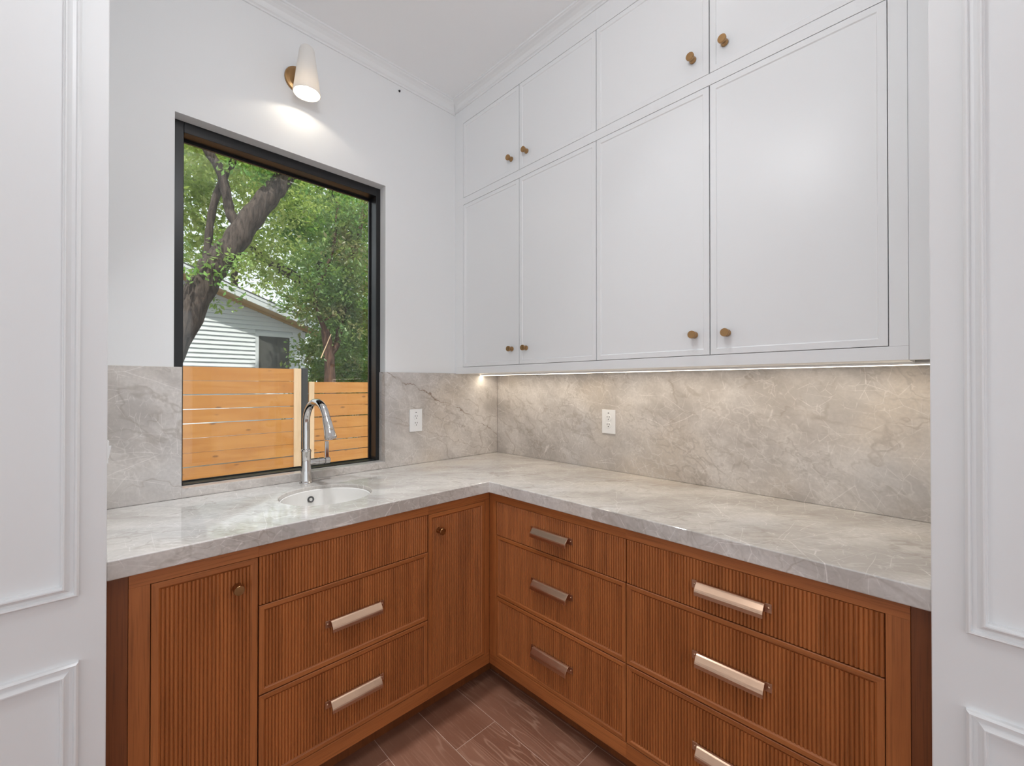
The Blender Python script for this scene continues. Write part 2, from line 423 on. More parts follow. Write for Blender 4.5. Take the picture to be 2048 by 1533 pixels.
# crown mouldings
CP = [(0, 3.055), (.007, 3.055), (.009, 3.062), (.016, 3.066), (.020, 3.072), (.026, 3.085), (.038, 3.096), (.050, 3.101), (.054, 3.105), (.060, 3.106), (.060, ZC), (0, ZC)]
XU = -.3497
def crown(CPx, pts_fn, name):
    n = len(CPx); m = MB(); ra = [pts_fn(0, p, q) for p, q in CPx]; rb = [pts_fn(1, p, q) for p, q in CPx]
    m.add(ra + rb, [tuple(range(n)), tuple(range(2 * n - 1, n - 1, -1))] + [(q, (q + 1) % n, n + (q + 1) % n, n + q) for q in range(n)])
    return m.build(name, 'trim')
st(crown(CP, lambda s, p, q: (XL, .012 - p, q) if s == 0 else (XU - p, .012 - p, q), 'trim_1'), 'white crown moulding above the window wall')
CP2 = [(0, 3.064), (.005, 3.064), (.006, 3.072), (.012, 3.076), (.015, 3.083), (.022, 3.092), (.036, 3.099), (.050, 3.102), (.054, 3.105), (.060, 3.106), (.060, ZC), (0, ZC)]
st(crown(CP2, lambda s, p, q: (XU - p, .012 - p, q) if s == 0 else (XU - p, YR, q), 'trim_2'), 'white crown moulding above the tall wall cabinets')

# ------------------------------------------------------------------ black window
FY0, FY1, GY = .070, .165, .146
ix0, ix1, iz0, iz1 = -1.6992, -.848, .9555, 2.4180
wi = st(empty('window_1', (-1.28, .07, WZ0), 'large black-framed picture window over the sink', None))
B(WX0, ix0, FY0, FY1, WZ0, WZ1).build('frame_stile', 'black', wi, .002)
B(ix1, WX1, FY0, FY1, WZ0, WZ1).build('frame_stile', 'black', wi, .002)
B(ix0, ix1, FY0, FY1, iz1, WZ1).build('frame_rail', 'black', wi, .002)
B(ix0, ix1, FY0, FY1, WZ0, iz0).build('frame_rail', 'black', wi, .002)
for a in ((ix0, ix0 + .008, GY - .008, GY + .004, iz0, iz1), (ix1 - .008, ix1, GY - .008, GY + .004, iz0, iz1), (ix0 + .008, ix1 - .008, GY - .008, GY + .004, iz1 - .010, iz1), (ix0 + .008, ix1 - .008, GY - .008, GY + .004, iz0, iz0 + .004)):
    B(*a).build('gasket', 'black', wi)
B(ix0 + .006, ix1 - .006, GY, GY + .004, iz0 + .002, iz1 - .006).build('glass_pane', 'glass', wi)

# ------------------------------------------------------------------ stone
HC, ZCT, D = .915, .8633, .635
SX0, SX1, ZS, ZB = -1.7103, -.8290, .9521, 1.4411
sp = empty('backsplash', (-1.0, .006, HC), 'stone backsplash around the window with brown veins', 'backsplash')
B(XL, SX0, 0, .0118, HC, ZB).build('splash_slab', 'stone_v', sp, .0015)
B(SX1, .0, 0, .0118, HC, ZB).build('splash_slab', 'stone_v', sp, .0015)
B(SX0, SX1, 0, .0118, HC, ZS - .0005).build('splash_strip', 'stone_v', sp, .0015)
B(SX0, SX1, .0120, FY0 - .0005, WZ0, ZS).build('window_sill', 'stone', sp, .0015)
B(WX0, SX0, .0120, FY0 - .0005, WZ0, ZB).build('reveal_lining', 'stone_v', sp, .0015)
B(SX1, WX1, .0120, FY0 - .0005, WZ0, ZB).build('reveal_lining', 'stone_v', sp, .0015)
sp2 = tag(B(0, .0118, YR, -.0002, HC, 1.4375).build('backsplash', 'stone_v', None, .001), 'long taupe stone backsplash under the white wall cabinets', 'backsplash')
# worktop with a round cut-out
SKX, SKY, SKR = -1.266, -.328, .178
def worktop():
    bm = bmesh.new()
    out = [(XL, .0), (0, 0), (0, YR), (-D, YR), (-D, -D), (XL, -D)]
    vs = [bm.verts.new((x, y, HC)) for x, y in out]; es = [bm.edges.new((vs[i], vs[(i + 1) % 6])) for i in range(6)]
    cs = [bm.verts.new((SKX + SKR * math.cos(2 * math.pi * i / 72), SKY + SKR * math.sin(2 * math.pi * i / 72), HC)) for i in range(72)]
    es += [bm.edges.new((cs[i], cs[(i + 1) % 72])) for i in range(72)]
    r = bmesh.ops.triangle_fill(bm, use_beauty=True, use_dissolve=False, edges=es)
    fs = [f for f in r['geom'] if isinstance(f, bmesh.types.BMFace)]
    e = bmesh.ops.extrude_face_region(bm, geom=fs)
    bmesh.ops.translate(bm, verts=[v for v in e['geom'] if isinstance(v, bmesh.types.BMVert)], vec=(0, 0, ZCT - HC))
    bmesh.ops.recalc_face_normals(bm, faces=bm.faces)
    me = bpy.data.meshes.new('worktop'); bm.to_mesh(me); bm.free(); me.materials.append(M['stone'])
    o = bpy.data.objects.new('worktop', me); COL.objects.link(o); WL[o.name] = Vector((0, 0, 0))
    b = o.modifiers.new('bevel', 'BEVEL'); b.width = .0035; b.segments = 3; b.limit_method = 'ANGLE'; b.angle_limit = R(40)
    return o
tag(worktop(), 'polished grey quartzite worktop running round the corner', 'worktop')
# undermount sink
sk = empty('undermount_sink', (SKX, SKY, .72), 'round cream undermount sink set in the stone worktop', 'sink')
rr = SKR - .0015
prof = [(rr, .898 - .72), (rr - .003, .8995 - .72), (rr - .006, .897 - .72), (rr - .008, .872 - .72)]
for i in range(1, 13):
    a = i / 12 * math.pi / 2; prof.append(((rr - .008) * (math.cos(a) ** .5) if i < 12 else .0001, .870 - .72 - .130 * math.sin(a)))
out_prof = [(max(r + .006, .0001), h - .006) for r, h in reversed(prof[4:])] + [(rr, .870 - .72)]
MB().lathe(prof + out_prof + [prof[0]], (SKX, SKY, .72), n=56).build('bowl', 'ceramic', sk, smooth=True)
oc = Vector((-1.272, -.1610, .8600)); on = Vector((SKX - oc.x, SKY - oc.y, .03)).normalized()
MB().lathe([(.0075, .0), (.0075, .003), (.009, .0045), (.0125, .0045), (.0145, .001), (.0145, -.004), (.0075, -.004), (.0075, 0)], oc, on, 28)  .build('overflow_ring', 'dim_chrome', sk, smooth=True)
MB().lathe([(.0001, .0015), (.0072, .0015), (.0072, -.002), (.0001, -.002)], oc, on, 20).build('overflow_cap', 'ceramic', sk)
MB().lathe([(.0001, .743 - .72), (.03, .743 - .72), (.032, .741 - .72), (.032, .737 - .72)], (SKX, SKY, .72), n=28).build('drain', 'chrome', sk, smooth=True)

# ------------------------------------------------------------------ faucet
FX, FYc = -1.258, -.060
fa = empty('faucet', (FX, FYc, HC), 'polished chrome gooseneck faucet with pull-down spray beside the sink', 'faucet')
MB().lathe([(.0285, 0), (.0285, .006), (.0265, .009), (.0262, .012), (.0245, .02), (.0222, .06), (.0208, .10), (.0208, .140), (.022, .144), (.0222, .150), (.019, .156), (.0165, .158)], (FX, FYc, HC), n=36).build('body', 'chrome', fa, smooth=True)
e = Vector((.10, -.995, 0)).normalized(); Rr = .098; zc = 1.194; SW = 160
path = [Vector((FX, FYc, 1.06)), Vector((FX, FYc, 1.12)), Vector((FX, FYc, zc))]
for i in range(1, 19):
    a = R(SW * i / 18); path.append(Vector((FX, FYc, zc)) + e * (Rr - Rr * math.cos(a)) + Vector((0, 0, Rr * math.sin(a))))
MB().tube(path, .0158, 24).build('spout', 'chrome', fa, smooth=True)
pe = path[-1]; dd = (path[-1] - path[-2]).normalized()
hd = MB().lathe([(.0135, -.004), (.0135, .001), (.0172, .002), (.0178, .012), (.0195, .04), (.0225, .07), (.0255, .092), (.0245, .0965), (.021, .097), (.0205, .094), (.0001, .094)], pe, dd, 36).build('spray_head', 'chrome', fa, smooth=True)
side = e.cross(Vector((0, 0, 1))).normalized(); outv = side.cross(dd).normalized()
if outv.dot(e) < 0: outv = -outv
bt = MB(); c0 = pe + dd * .016; 
q = []
for (h, w, o_) in ((0, .006, .0185), (.012, .009, .0225), (.042, .009, .0255), (.050, .006, .0225)):
    for sgn in (-1, 1):
        for dp in (0, -.006): q.append(c0 + dd * h + side * w * sgn + outv * (o_ + dp))
bt.add(q, [(0, 1, 3, 2), (12, 14, 15, 13)] + [f for i in range(3) for f in ((4*i, 4*i+2, 4*i+6, 4*i+4), (4*i+1, 4*i+5, 4*i+7, 4*i+3), (4*i, 4*i+4, 4*i+5, 4*i+1), (4*i+2, 4*i+3, 4*i+7, 4*i+6))])
bt.build('spray_button', 'chrome', fa, .001)
hz = 1.009
MB().lathe([(.0155, .012), (.0162, .018), (.0162, .052), (.0148, .053), (.0148, .0545), (.0162, .0555), (.0162, .078), (.0115, .079), (.0115, .084), (.0155, .086), (.0155, .106), (.0135, .108)], (FX, FYc, hz), (1, 0, 0), 28).build('handle_hub', 'chrome', fa, smooth=True)
lv = B(FX + .085, FX + .103, FYc - .005, FYc + .005, hz + .010, 1.100); lv.build('lever', 'chrome', fa, .002)

# ================================================================== base cabinets
DB = .612
fl_ = lambda u, v, d: (u, -DB - d, v)      # left run: u = x
fr_ = lambda u, v, d: (-DB - d, u, v)      # right run: u = y
def fbox(fn, u0, u1, v0, v1, d0, d1):
    a, b = fn(u0, v0, d0), fn(u1, v1, d1); return B(a[0], b[0], a[1], b[1], a[2], b[2])
PITCH = .0098
def reeds(fn, u0, u1, v0, v1, dtop, depth=.0044, thick=.010):
    n = max(4, round((u1 - u0) / PITCH)); p = (u1 - u0) / n; prof = []
    for i in range(n):
        for t in (0., .08, .26, .5, .74, .92):
            h = math.sin(math.pi * min(max((t - .04) / .92, 0), 1)) ** .6
            prof.append((u0 + (i + t) * p, dtop - depth + depth * h))
    prof.append((u1, dtop - depth)); prof += [(u1, dtop - thick), (u0, dtop - thick)]
    return MB().prism(prof, v0, v1, lambda t, a, b: fn(a, t, b))
def frame_pieces(fn, u0, u1, v0, v1, w, dtop, parent, wu, wv='wood_z', bv=.005, rec=.0045):
    cs = [(u0, v0), (u1, v0), (u1, v1), (u0, v1)]; sg = [(1, 1), (-1, 1), (-1, -1), (1, -1)]
    pr = [(0, dtop - .016), (0, dtop - .0015), (.0015, dtop), (w - bv, dtop), (w, dtop - rec), (w, dtop - .016)]
    for i in range(4):
        j = (i + 1) % 4; n = len(pr); m = MB()
        ra = [fn(cs[i][0] + sg[i][0] * a, cs[i][1] + sg[i][1] * a, p) for a, p in pr]
        rb = [fn(cs[j][0] + sg[j][0] * a, cs[j][1] + sg[j][1] * a, p) for a, p in pr]
        m.add(ra + rb, [tuple(range(n)), tuple(range(2 * n - 1, n - 1, -1))] + [(x, (x + 1) % n, n + (x + 1) % n, n + x) for x in range(n)])
        m.build('frame_rail' if i % 2 == 0 else 'frame_stile', wu if i % 2 == 0 else wv, parent)
def pull(fn, uc, vc, parent):
    """cup-edge bar pull with two screw tabs"""
    hl = .0945
    pr = [(0, .0125), (.004, .0128), (.0085, .0115), (.0125, .0085), (.0235, -.0035), (.0265, -.0075), (.0278, -.012), (.0278, -.0235), (.0255, -.0235), (.0255, -.0125), (.0243, -.0088), (.0220, -.0055), (.0110, .0068), (.0075, .0093), (.003, .0105), (.0022, .0105), (.0022, -.0125), (0, -.0125)]
    m = MB().prism(pr, uc - hl, uc + hl, lambda t, a, b: fn(t, vc + b, a + .0002))
    for s in (-1, 1):
        a, b = fn(uc + s * hl, vc - .0125, .0002), fn(uc + s * (hl + .0165), vc + .0128, .0024)
        m.box(a[0], b[0], a[1], b[1], a[2], b[2])
    m.build('pull', 'bronze', parent, .0006)
    nv = Vector(fn(0, 0, 1)) - Vector(fn(0, 0, 0))
    for s in (-1, 1):
        MB().lathe([(.0032, 0), (.0032, .001), (.0022, .002), (.0001, .0023)], fn(uc + s * (hl + .0085), vc + .001, .0024), nv, 12).build('screw', 'bronze', parent, smooth=True)
def knob(fn, u, v, parent, d0, mat='brass', s=1.):
    nv = Vector(fn(0, 0, 1)) - Vector(fn(0, 0, 0))
    pr = [(.0125, 0), (.0130, .002), (.0125, .006), (.0098, .011), (.0095, .014), (.0118, .019), (.0142, .024), (.0146, .0265), (.0146, .0315), (.0136, .0330), (.0001, .0334)]
    MB().lathe([(r * s, h * s) for r, h in pr], fn(u, v, d0), nv, 28).build('knob', mat, parent, smooth=True)
ZR0, ZD3, ZD2, ZD1, ZDT = .046, .0991, .3801, .6661, .8224
GAP = .0036
def drawer(fn, cab, u0, u1, v0, v1, framed, wu, pl=None, pd=0.):
    u0, u1 = min(u0, u1), max(u0, u1)
    u0 += GAP / 2; u1 -= GAP / 2; v0 += GAP / 2; v1 -= GAP / 2
    d = fbox(fn, u0, u1, v0, v1, -.0200, -.0105).build('drawer', 'wood_z', cab)
    if framed:
        frame_pieces(fn, u0, u1, v0, v1, .019, 0., d, wu)
        reeds(fn, u0 + .0192, u1 - .0192, v0 + .0192, v1 - .0192, -.0015, thick=.0088).build('reeded_panel', 'wood_z', d)
        pdep = -.0015
    else:
        reeds(fn, u0, u1, v0, v1, 0., thick=.0103).build('reeded_panel', 'wood_z', d); pdep = 0.
    if pl is not None: pull(lambda u, v, dd_: fn(u, v, dd_ + pdep), pl[0], pl[1], d)
    return d
def door(fn, cab, u0, u1, v0, v1, wu, kn=None):
    u0, u1 = min(u0, u1), max(u0, u1)
    u0 += GAP / 2; u1 -= GAP / 2; v0 += GAP / 2; v1 -= GAP / 2
    d = fbox(fn, u0, u1, v0, v1, -.0200, -.0105).build('door', 'wood_z', cab)
    frame_pieces(fn, u0, u1, v0, v1, .021, 0., d, wu)
    reeds(fn, u0 + .0212, u1 - .0212, v0 + .0212, v1 - .0212, -.0015, thick=.0088).build('reeded_panel', 'wood_z', d)
    knob(fn, kn[0], kn[1], d, -.0015, 'brass')
    return d
def base_cab(fn, u0, u1, label, wu, name, back, s0=None, s1=None, fill=None):
    """u0..u1 opening; s0/s1 stile outer edge at each end; fill = outer end of a filler strip"""
    c = fn((u0 + u1) / 2, ZF, -.3); cab = empty(name, c, label, 'cabinet')
    a, b = (s0 if s0 is not None else u0), (s1 if s1 is not None else u1)
    lo, hi = min(a, b) , max(a, b)
    m = MB()
    for bx_ in ((lo + .0005, lo + .016, ZR0, ZCT - .001, -.022, back), (hi - .016, hi - .0005, ZR0, ZCT - .001, -.022, back), (lo + .016, hi - .016, ZR0, ZR0 + .016, -.022, back), (lo + .016, hi - .016, ZR0 + .016, ZCT - .08, back + .008, back)):
        p, q_ = fn(bx_[0], bx_[2], bx_[4]), fn(bx_[1], bx_[3], bx_[5]); m.box(p[0], q_[0], p[1], q_[1], p[2], q_[2])
    m.build('carcass', 'cavity', cab)
    fbox(fn, lo, hi, ZDT, ZCT - .0005, -.021, 0).build('top_rail', wu, cab, .0008)
    fbox(fn, lo, hi, ZR0, ZD3, -.021, 0).build('bottom_rail', wu, cab, .0012)
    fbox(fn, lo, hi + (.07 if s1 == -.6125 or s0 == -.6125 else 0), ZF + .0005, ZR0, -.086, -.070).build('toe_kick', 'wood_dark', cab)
    for sA, uA in ((s0, u0), (s1, u1)):
        if sA is not None: fbox(fn, sA, uA, ZD3, ZDT, -.021, 0).build('stile', 'wood_z', cab, .0008)
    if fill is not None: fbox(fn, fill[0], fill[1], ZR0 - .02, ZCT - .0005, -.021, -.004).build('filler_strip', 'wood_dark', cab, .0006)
    return cab
XA, XB, XC, XD, XE = -1.8947, -1.8500, -1.5870, -.9547, -.6407
YB, YC, YD, YE = -.6584, -1.3422, -2.0380, -2.0818
bk = -.595
c1 = base_cab(fl_, XB, XC, 'reeded oak base cabinet with one door at the far left end', 'wood_x', 'base_cabinet', bk, s0=XA, fill=(XL + .001, XA - .0005))
door(fl_, c1, XB, XC, ZD3, ZDT, 'wood_x', (-1.6459, .7448))
c2 = base_cab(fl_, XC, XD, 'reeded oak drawer cabinet under the round sink', 'wood_x', 'base_cabinet', bk)
drawer(fl_, c2, XC, XD, ZD1, ZDT, False, 'wood_x')
drawer(fl_, c2, XC, XD, ZD2, ZD1, True, 'wood_x', (-1.2675, .524))
drawer(fl_, c2, XC, XD, ZD3, ZD2, True, 'wood_x', (-1.2675, .2415))
c3 = base_cab(fl_, XD, XE, 'narrow reeded oak door cabinet in the inside corner', 'wood_x', 'base_cabinet', bk, s1=-.6125)
door(fl_, c3, XD, XE, ZD3, ZDT, 'wood_x', (-.9008, .7447))
c4 = base_cab(fr_, YB, YC, 'reeded oak three-drawer cabinet next to the inside corner', 'wood_y', 'base_cabinet', bk, s0=-.6125)
for (v0, v1, f_, pz) in ((ZD1, ZDT, False, .748), (ZD2, ZD1, True, .526), (ZD3, ZD2, True, .239)):
    drawer(fr_, c4, YC, YB, v0, v1, f_, 'wood_y', (-.9945, pz))
c5 = base_cab(fr_, YC, YD, 'reeded oak three-drawer cabinet at the right end by the panelled wall', 'wood_y', 'base_cabinet', bk, s1=YE, fill=(YR + .001, YE - .0005))
for (v0, v1, f_, pz) in ((ZD1, ZDT, False, .743), (ZD2, ZD1, True, .521), (ZD3, ZD2, True, .235)):
    drawer(fr_, c5, YD, YC, v0, v1, f_, 'wood_y', (-1.688, pz))

# ================================================================== wall cabinets
fu = lambda u, v, d: (XU - d, u, v)
UB, ULB, ULT, UUB, UUT, UTOP = 1.4382, 1.4780, 2.4723, 2.5148, 2.9745, 3.075
yA, yB_, yC_, yD_, yE_, yUe = -.0702, -.5512, -1.0393, -1.5347, -2.0282, -2.0694
def shaker(cab, u0, u1, v0, v1, ku, kv):
    u0, u1 = min(u0, u1) + GAP / 2, max(u0, u1) - GAP / 2; v0 += GAP / 2; v1 -= GAP / 2
    w, bv, rec, th = .0205, .003, .0035, .020
    m = MB()
    ring = lambda i, d: [fu(u0 + i, v0 + i, d), fu(u1 - i, v0 + i, d), fu(u1 - i, v1 - i, d), fu(u0 + i, v1 - i, d)]
    lv_ = [ring(0, -th), ring(0, -.001), ring(.001, 0), ring(w, 0), ring(w + bv, -rec)]
    vs = [p for r in lv_ for p in r]; fs = [(0, 1, 2, 3), (16, 17, 18, 19)]
    for a in range(4):
        for i in range(4): fs.append((a * 4 + i, a * 4 + (i + 1) % 4, (a + 1) * 4 + (i + 1) % 4, (a + 1) * 4 + i))
    d = m.add(vs, fs).build('door', 'lacquer', cab)
    knob(fu, ku, kv, d, -.0035 if abs(ku - u0) > .03 and abs(ku - u1) > .03 else -.0005, 'brass')
def wall_cab(label, u0, u1, v0, v1, rails, s0=None, s1=None, fill=None):
    cab = empty('wall_cabinet', fu((u0 + u1) / 2, v0, -.17), label, 'cabinet')
    lo, hi = min(u0, u1, s0 if s0 is not None else u0, s1 if s1 is not None else u1), max(u0, u1, s0 if s0 is not None else u0, s1 if s1 is not None else u1)
    z0, z1 = min(v0, min(r[0] for r in rails)), max(v1, max(r[1] for r in rails)); back = -.3485
    m = MB()
    for bx_ in ((lo + .0005, lo + .012, z0 + .0008, z1, -.022, back), (hi - .012, hi - .0005, z0 + .0008, z1, -.022, back), (lo + .012, hi - .012, z0 + .0008, z0 + .016, -.022, back), (lo + .012, hi - .012, z1 - .016, z1, -.022, back), (lo + .012, hi - .012, z0 + .016, z1 - .016, back + .01, back)):
        p, q_ = fu(bx_[0], bx_[2], bx_[4]), fu(bx_[1], bx_[3], bx_[5]); m.box(p[0], q_[0], p[1], q_[1], p[2], q_[2])
    m.build('carcass', 'lacquer', cab)
    for r0, r1_ in rails: fbox(fu, lo, hi, r0 + .0002, r1_ - .0002, -.021, 0).build('rail', 'lacquer', cab, .0006)
    for sA, uA in ((s0, u0), (s1, u1)):
        if sA is not None: fbox(fu, sA, uA, v0, v1, -.021, 0).build('stile', 'lacquer', cab, .0006)
    if fill is not None: fbox(fu, fill[0], fill[1], z0, z1, -.021, -.002).build('filler_strip', 'lacquer', cab, .0006)
    return cab
w1 = wall_cab('white two-door wall cabinet, tall lower row, nearest the window', yA, yC_, ULB, ULT, [(UB, ULB), (ULT, UUB)], s0=.0118)
shaker(w1, yB_, yA, ULB, ULT, -.494, 1.5645); shaker(w1, yC_, yB_, ULB, ULT, -.6005, 1.5635)
w2 = wall_cab('white two-door wall cabinet, tall lower row, nearest the right panelled wall', yC_, yE_, ULB, ULT, [(UB, ULB), (ULT, UUB)], s1=yUe, fill=(YR + .001, yUe - .0005))
shaker(w2, yD_, yC_, ULB, ULT, -1.4780, 1.5565); shaker(w2, yE_, yD_, ULB, ULT, -1.5940, 1.5545)
w3 = wall_cab('white two-door wall cabinet, short top row, under the crown by the corner', yA, yC_, UUB, UUT, [(UUT, UTOP)], s0=.0118)
shaker(w3, yB_, yA, UUB, UUT, -.490, 2.5965); shaker(w3, yC_, yB_, UUB, UUT, -.6045, 2.5955)
w4 = wall_cab('white two-door wall cabinet, short top row, nearest the right panelled wall', yC_, yE_, UUB, UUT, [(UUT, UTOP)], s1=yUe, fill=(YR + .001, yUe - .0005))
shaker(w4, yD_, yC_, UUB, UUT, -1.474, 2.5985); shaker(w4, yE_, yD_, UUB, UUT, -1.588, 2.600)
# under-cabinet LED strip
ul = empty('under_cabinet_light', (-.145, -1.05, UB - .006), 'warm linear strip light under the white wall cabinets', 'light')
m = MB(); m.box(-.155, -.1535, YR + .002, -.004, UB - .0065, UB - .0002); m.box(-.1365, -.135, YR + .002, -.004, UB - .0065, UB - .0002); m.box(-.1535, -.1365, YR + .002, -.004, UB - .0015, UB - .0002)
m.build('channel', 'plastic', ul)
B(-.1533, -.1367, YR + .003, -.005, UB - .0085, UB - .0030).build('diffuser', 'led', ul)
ld = bpy.data.lights.new('strip_glow', 'AREA'); ld.shape = 'RECTANGLE'; ld.size = .016; ld.size_y = 2.10; ld.energy = 2.4; ld.color = (1, .88, .71)
lo = bpy.data.objects.new('strip_glow', ld); COL.objects.link(lo); lo.parent = ul; lo.location = (0, 0, -.0035)

# semi-flush globe lamp on the pantry ceiling (its glow shows in the cabinet doors)
GLX, GLY, GLZ, GLR = -1.70, -1.58, 2.68, .10
gp = empty('ceiling_globe_lamp', (GLX, GLY, GLZ), 'white glass globe lamp hanging close under the pantry ceiling', 'ceiling light')
MB().lathe([(.0001, -GLR)] + [(GLR * math.sin(R(a)), -GLR * math.cos(R(a))) for a in range(20, 161, 20)] + [(.0001, GLR)], (GLX, GLY, GLZ), n=16).build('globe', 'globe', gp, smooth=True)
MB().lathe([(.035, GLR - .012), (.035, GLR + .02), (.012, GLR + .03), (.012, ZC - GLZ - .025), (.06, ZC - GLZ - .02), (.062, ZC - GLZ - .0005)], (GLX, GLY, GLZ), n=28).build('mount', 'brass', gp, smooth=True)
for (dx_, dy_, pw_, lab) in ((-1.42, -.56, 4.5, 'unseen round ceiling lamp added to brighten the sink counter'), (-.74, -1.45, .9, 'unseen round ceiling lamp added to brighten the right-hand counter')):  # fill lamps out of view, added only to brighten the counters
    dl = empty('fill_downlight', (dx_, dy_, ZC - .012), lab, 'ceiling light', 'fill lamps added above the pantry counters')
    MB().lathe([(.052, .004), (.062, .001), (.078, .002), (.080, .0118), (.052, .0118), (.052, .004)], (dx_, dy_, ZC - .012), n=40).build('trim_ring', 'plastic', dl, smooth=True)
    MB().lathe([(.0001, .006), (.0518, .006), (.0518, .0116), (.0001, .0116)], (dx_, dy_, ZC - .012), n=32).build('lens', 'lens', dl)
    d_ = bpy.data.lights.new('counter_fill', 'AREA'); d_.shape = 'DISK'; d_.size = .10; d_.energy = pw_; d_.spread = R(62); d_.color = (.92, .965, 1)
    o_ = bpy.data.objects.new('counter_fill', d_); COL.objects.link(o_); o_.parent = dl; o_.location = (0, 0, .004)
# ================================================================== wall items
def outlet(label, c, fn):
    """fn(u,v,d) plane map about the plate centre c=(u,v)"""
    u, v = c; o = empty('power_outlet', fn(u, v, 0), label, 'outlet', None)
    fb = lambda a, b, c_, d_, e_, f_, n, mt, bv=0.: fbox(fn, a, b, c_, d_, e_, f_).build(n, mt, o, bv)
    fb(u - .041, u + .041, v - .064, v + .064, .0002, .0055, 'cover_plate', 'plastic', .002)
    nv = Vector(fn(0, 0, 1)) - Vector(fn(0, 0, 0))
    for dv in (.0195, -.0195):
        MB().lathe([(.0168, 0), (.0168, .0014), (.0160, .002), (.0001, .002)], fn(u, v + dv, .0054), nv, 24).build('receptacle', 'plastic', o)
        for du in (-.0064, .0064): fb(u + du - .0013, u + du + .0013, v + dv + .002, v + dv + .0098, .0070, .0078, 'slot', 'slot')
        MB().lathe([(.0026, 0), (.0026, .0006)], fn(u, v + dv - .0065, .0072), nv, 12).build('slot', 'slot', o)
    fb(u - .004, u + .004, v + .044, v + .0475, .0054, .0060, 'indicator', 'slot')
outlet('white duplex outlet in the splash between window and corner', (-.6385, 1.166), lambda u, v, d: (u, -d, v))
outlet('white duplex outlet in the long splash under the wall cabinets', (-.880, 1.174), lambda u, v, d: (-d, u, v))
sw = empty('light_switch', (XL, -.39, 1.174), 'white light switch seen edge-on at the left wall end', 'switch')
B(XL + .0002, XL + .004, -.43, -.35, 1.112, 1.237).build('cover_plate', 'plastic', sw, .0015)
MB().add([(XL + .004, y, z) for y in (-.408, -.372) for z in (1.135, 1.205)] + [(XL + .0085, y, 1.2) for y in (-.408, -.372)] + [(XL + .0060, y, 1.138) for y in (-.408, -.372)],
         [(0, 1, 4, 6), (2, 7, 5, 3), (1, 3, 5, 4), (0, 6, 7, 2), (4, 5, 7, 6), (0, 2, 3, 1)]).build('rocker', 'plastic', sw)
MB().add([(XL + .006, y, z) for y in (-.396, -.384) for z in (1.150, 1.186)] + [(XL + .0135, y, 1.186) for y in (-.396, -.384)] + [(XL + .0080, y, 1.150) for y in (-.396, -.384)],
         [(0, 1, 4, 6), (2, 7, 5, 3), (1, 3, 5, 4), (0, 6, 7, 2), (4, 5, 7, 6), (0, 2, 3, 1)]).build('toggle', 'plastic', sw)
tag(MB().lathe([(.0055, 0), (.006, .002), (.004, .008), (.0001, .009)], (-.7395, .0119, 3.0255), (0, -1, 0), 12).build('wall_screw', 'slot', smooth=True), 'tiny dark screw in the wall just below the crown', 'screw')
# sconce
SCX, SCZ = -1.2725, 2.70
sc = empty('wall_sconce', (SCX, .012, 2.815), 'brass wall sconce with a tapered white shade above the window', 'wall lamp')
MB().lathe([(.0625, 0), (.0625, .006), (.060, .010), (.054, .0115), (.050, .015), (.046, .016), (.0001, .016)], (SCX, .0118, 2.815), (0, -1, 0), 48).build('backplate', 'brass', sc, smooth=True)
MB().tube([(SCX, .0, 2.815), (SCX, -.04, 2.815), (SCX, -.066, 2.815)], .009, 16).build('arm', 'brass', sc, smooth=True)
yS = -.100
MB().lathe([(.0585, 0), (.054, .03), (.040, .14), (.0325, .195), (.0295, .206), (.022, .214), (.0001, .217), (.0001, .213), (.020, .210), (.027, .203), (.0295, .193), (.037, .138), (.051, .03), (.0555, 0), (.0585, 0)], (SCX, yS, SCZ), n=40).build('shade', 'shade', sc, smooth=True)
MB().lathe([(.0001, .028), (.004, .030), (.0075, .040), (.0085, .052), (.0075, .072), (.006, .086), (.006, .095)], (SCX, yS, SCZ), n=20).build('bulb', 'bulb', sc, smooth=True)
MB().lathe([(.009, .095), (.010, .097), (.010, .135), (.0001, .137)], (SCX, yS, SCZ), n=16).build('socket', 'brass', sc, smooth=True)
pd_ = bpy.data.lights.new('bulb_light', 'POINT'); pd_.energy = .85; pd_.shadow_soft_size = .008; pd_.color = (1, .90, .74)
po = bpy.data.objects.new('bulb_light', pd_); COL.objects.link(po); po.parent = sc; po.location = (0, yS - .012, SCZ + .024 - 2.815)

# ================================================================== outdoors
ZG = -.35
st(B(-14, 16, .2, 40, ZG - .1, ZG).build('ground', 'grass'), 'lawn outside the window')
YFn = 2.94
def fence(label, x0, x1, ztop, h, extra):
    fe = empty('fence', ((x0 + x1) / 2, YFn, ZG), label, 'fence', 'plank fence sections')
    z = ztop; i = 0
    while z - h > ZG:
        dz = random.choice((.003, .004, .008, .0095, .011))
        B(x0, x1, YFn, YFn + .02, z - h + dz, z).build('board', 'cedar', fe)
        z -= h
    for a in extra: B(*a[:6]).build('post', a[6], fe, .004)
    return fe
fence('taller cedar plank fence section on the left, beyond the window', -3.2, -.302, 1.5500, .1390,
      [(-.377, -.302, YFn - .022, YFn - .001, ZG, 1.555, 'pale_wood'), (-2.3, -2.2, YFn + .021, YFn + .09, ZG, 1.5, 'pale_wood')])
fence('lower cedar plank fence section on the right, beyond the window', -.218, 2.6, 1.406, .1365,
      [(-.2175, -.160, YFn - .022, YFn - .001, ZG, 1.409, 'pale_wood')])
tag(B(-.289, -.229, YFn - .02, YFn + .04, ZG, 1.562).build('fence_post', 'black_post', None, .003), 'square black metal post between the two fence sections', 'post')
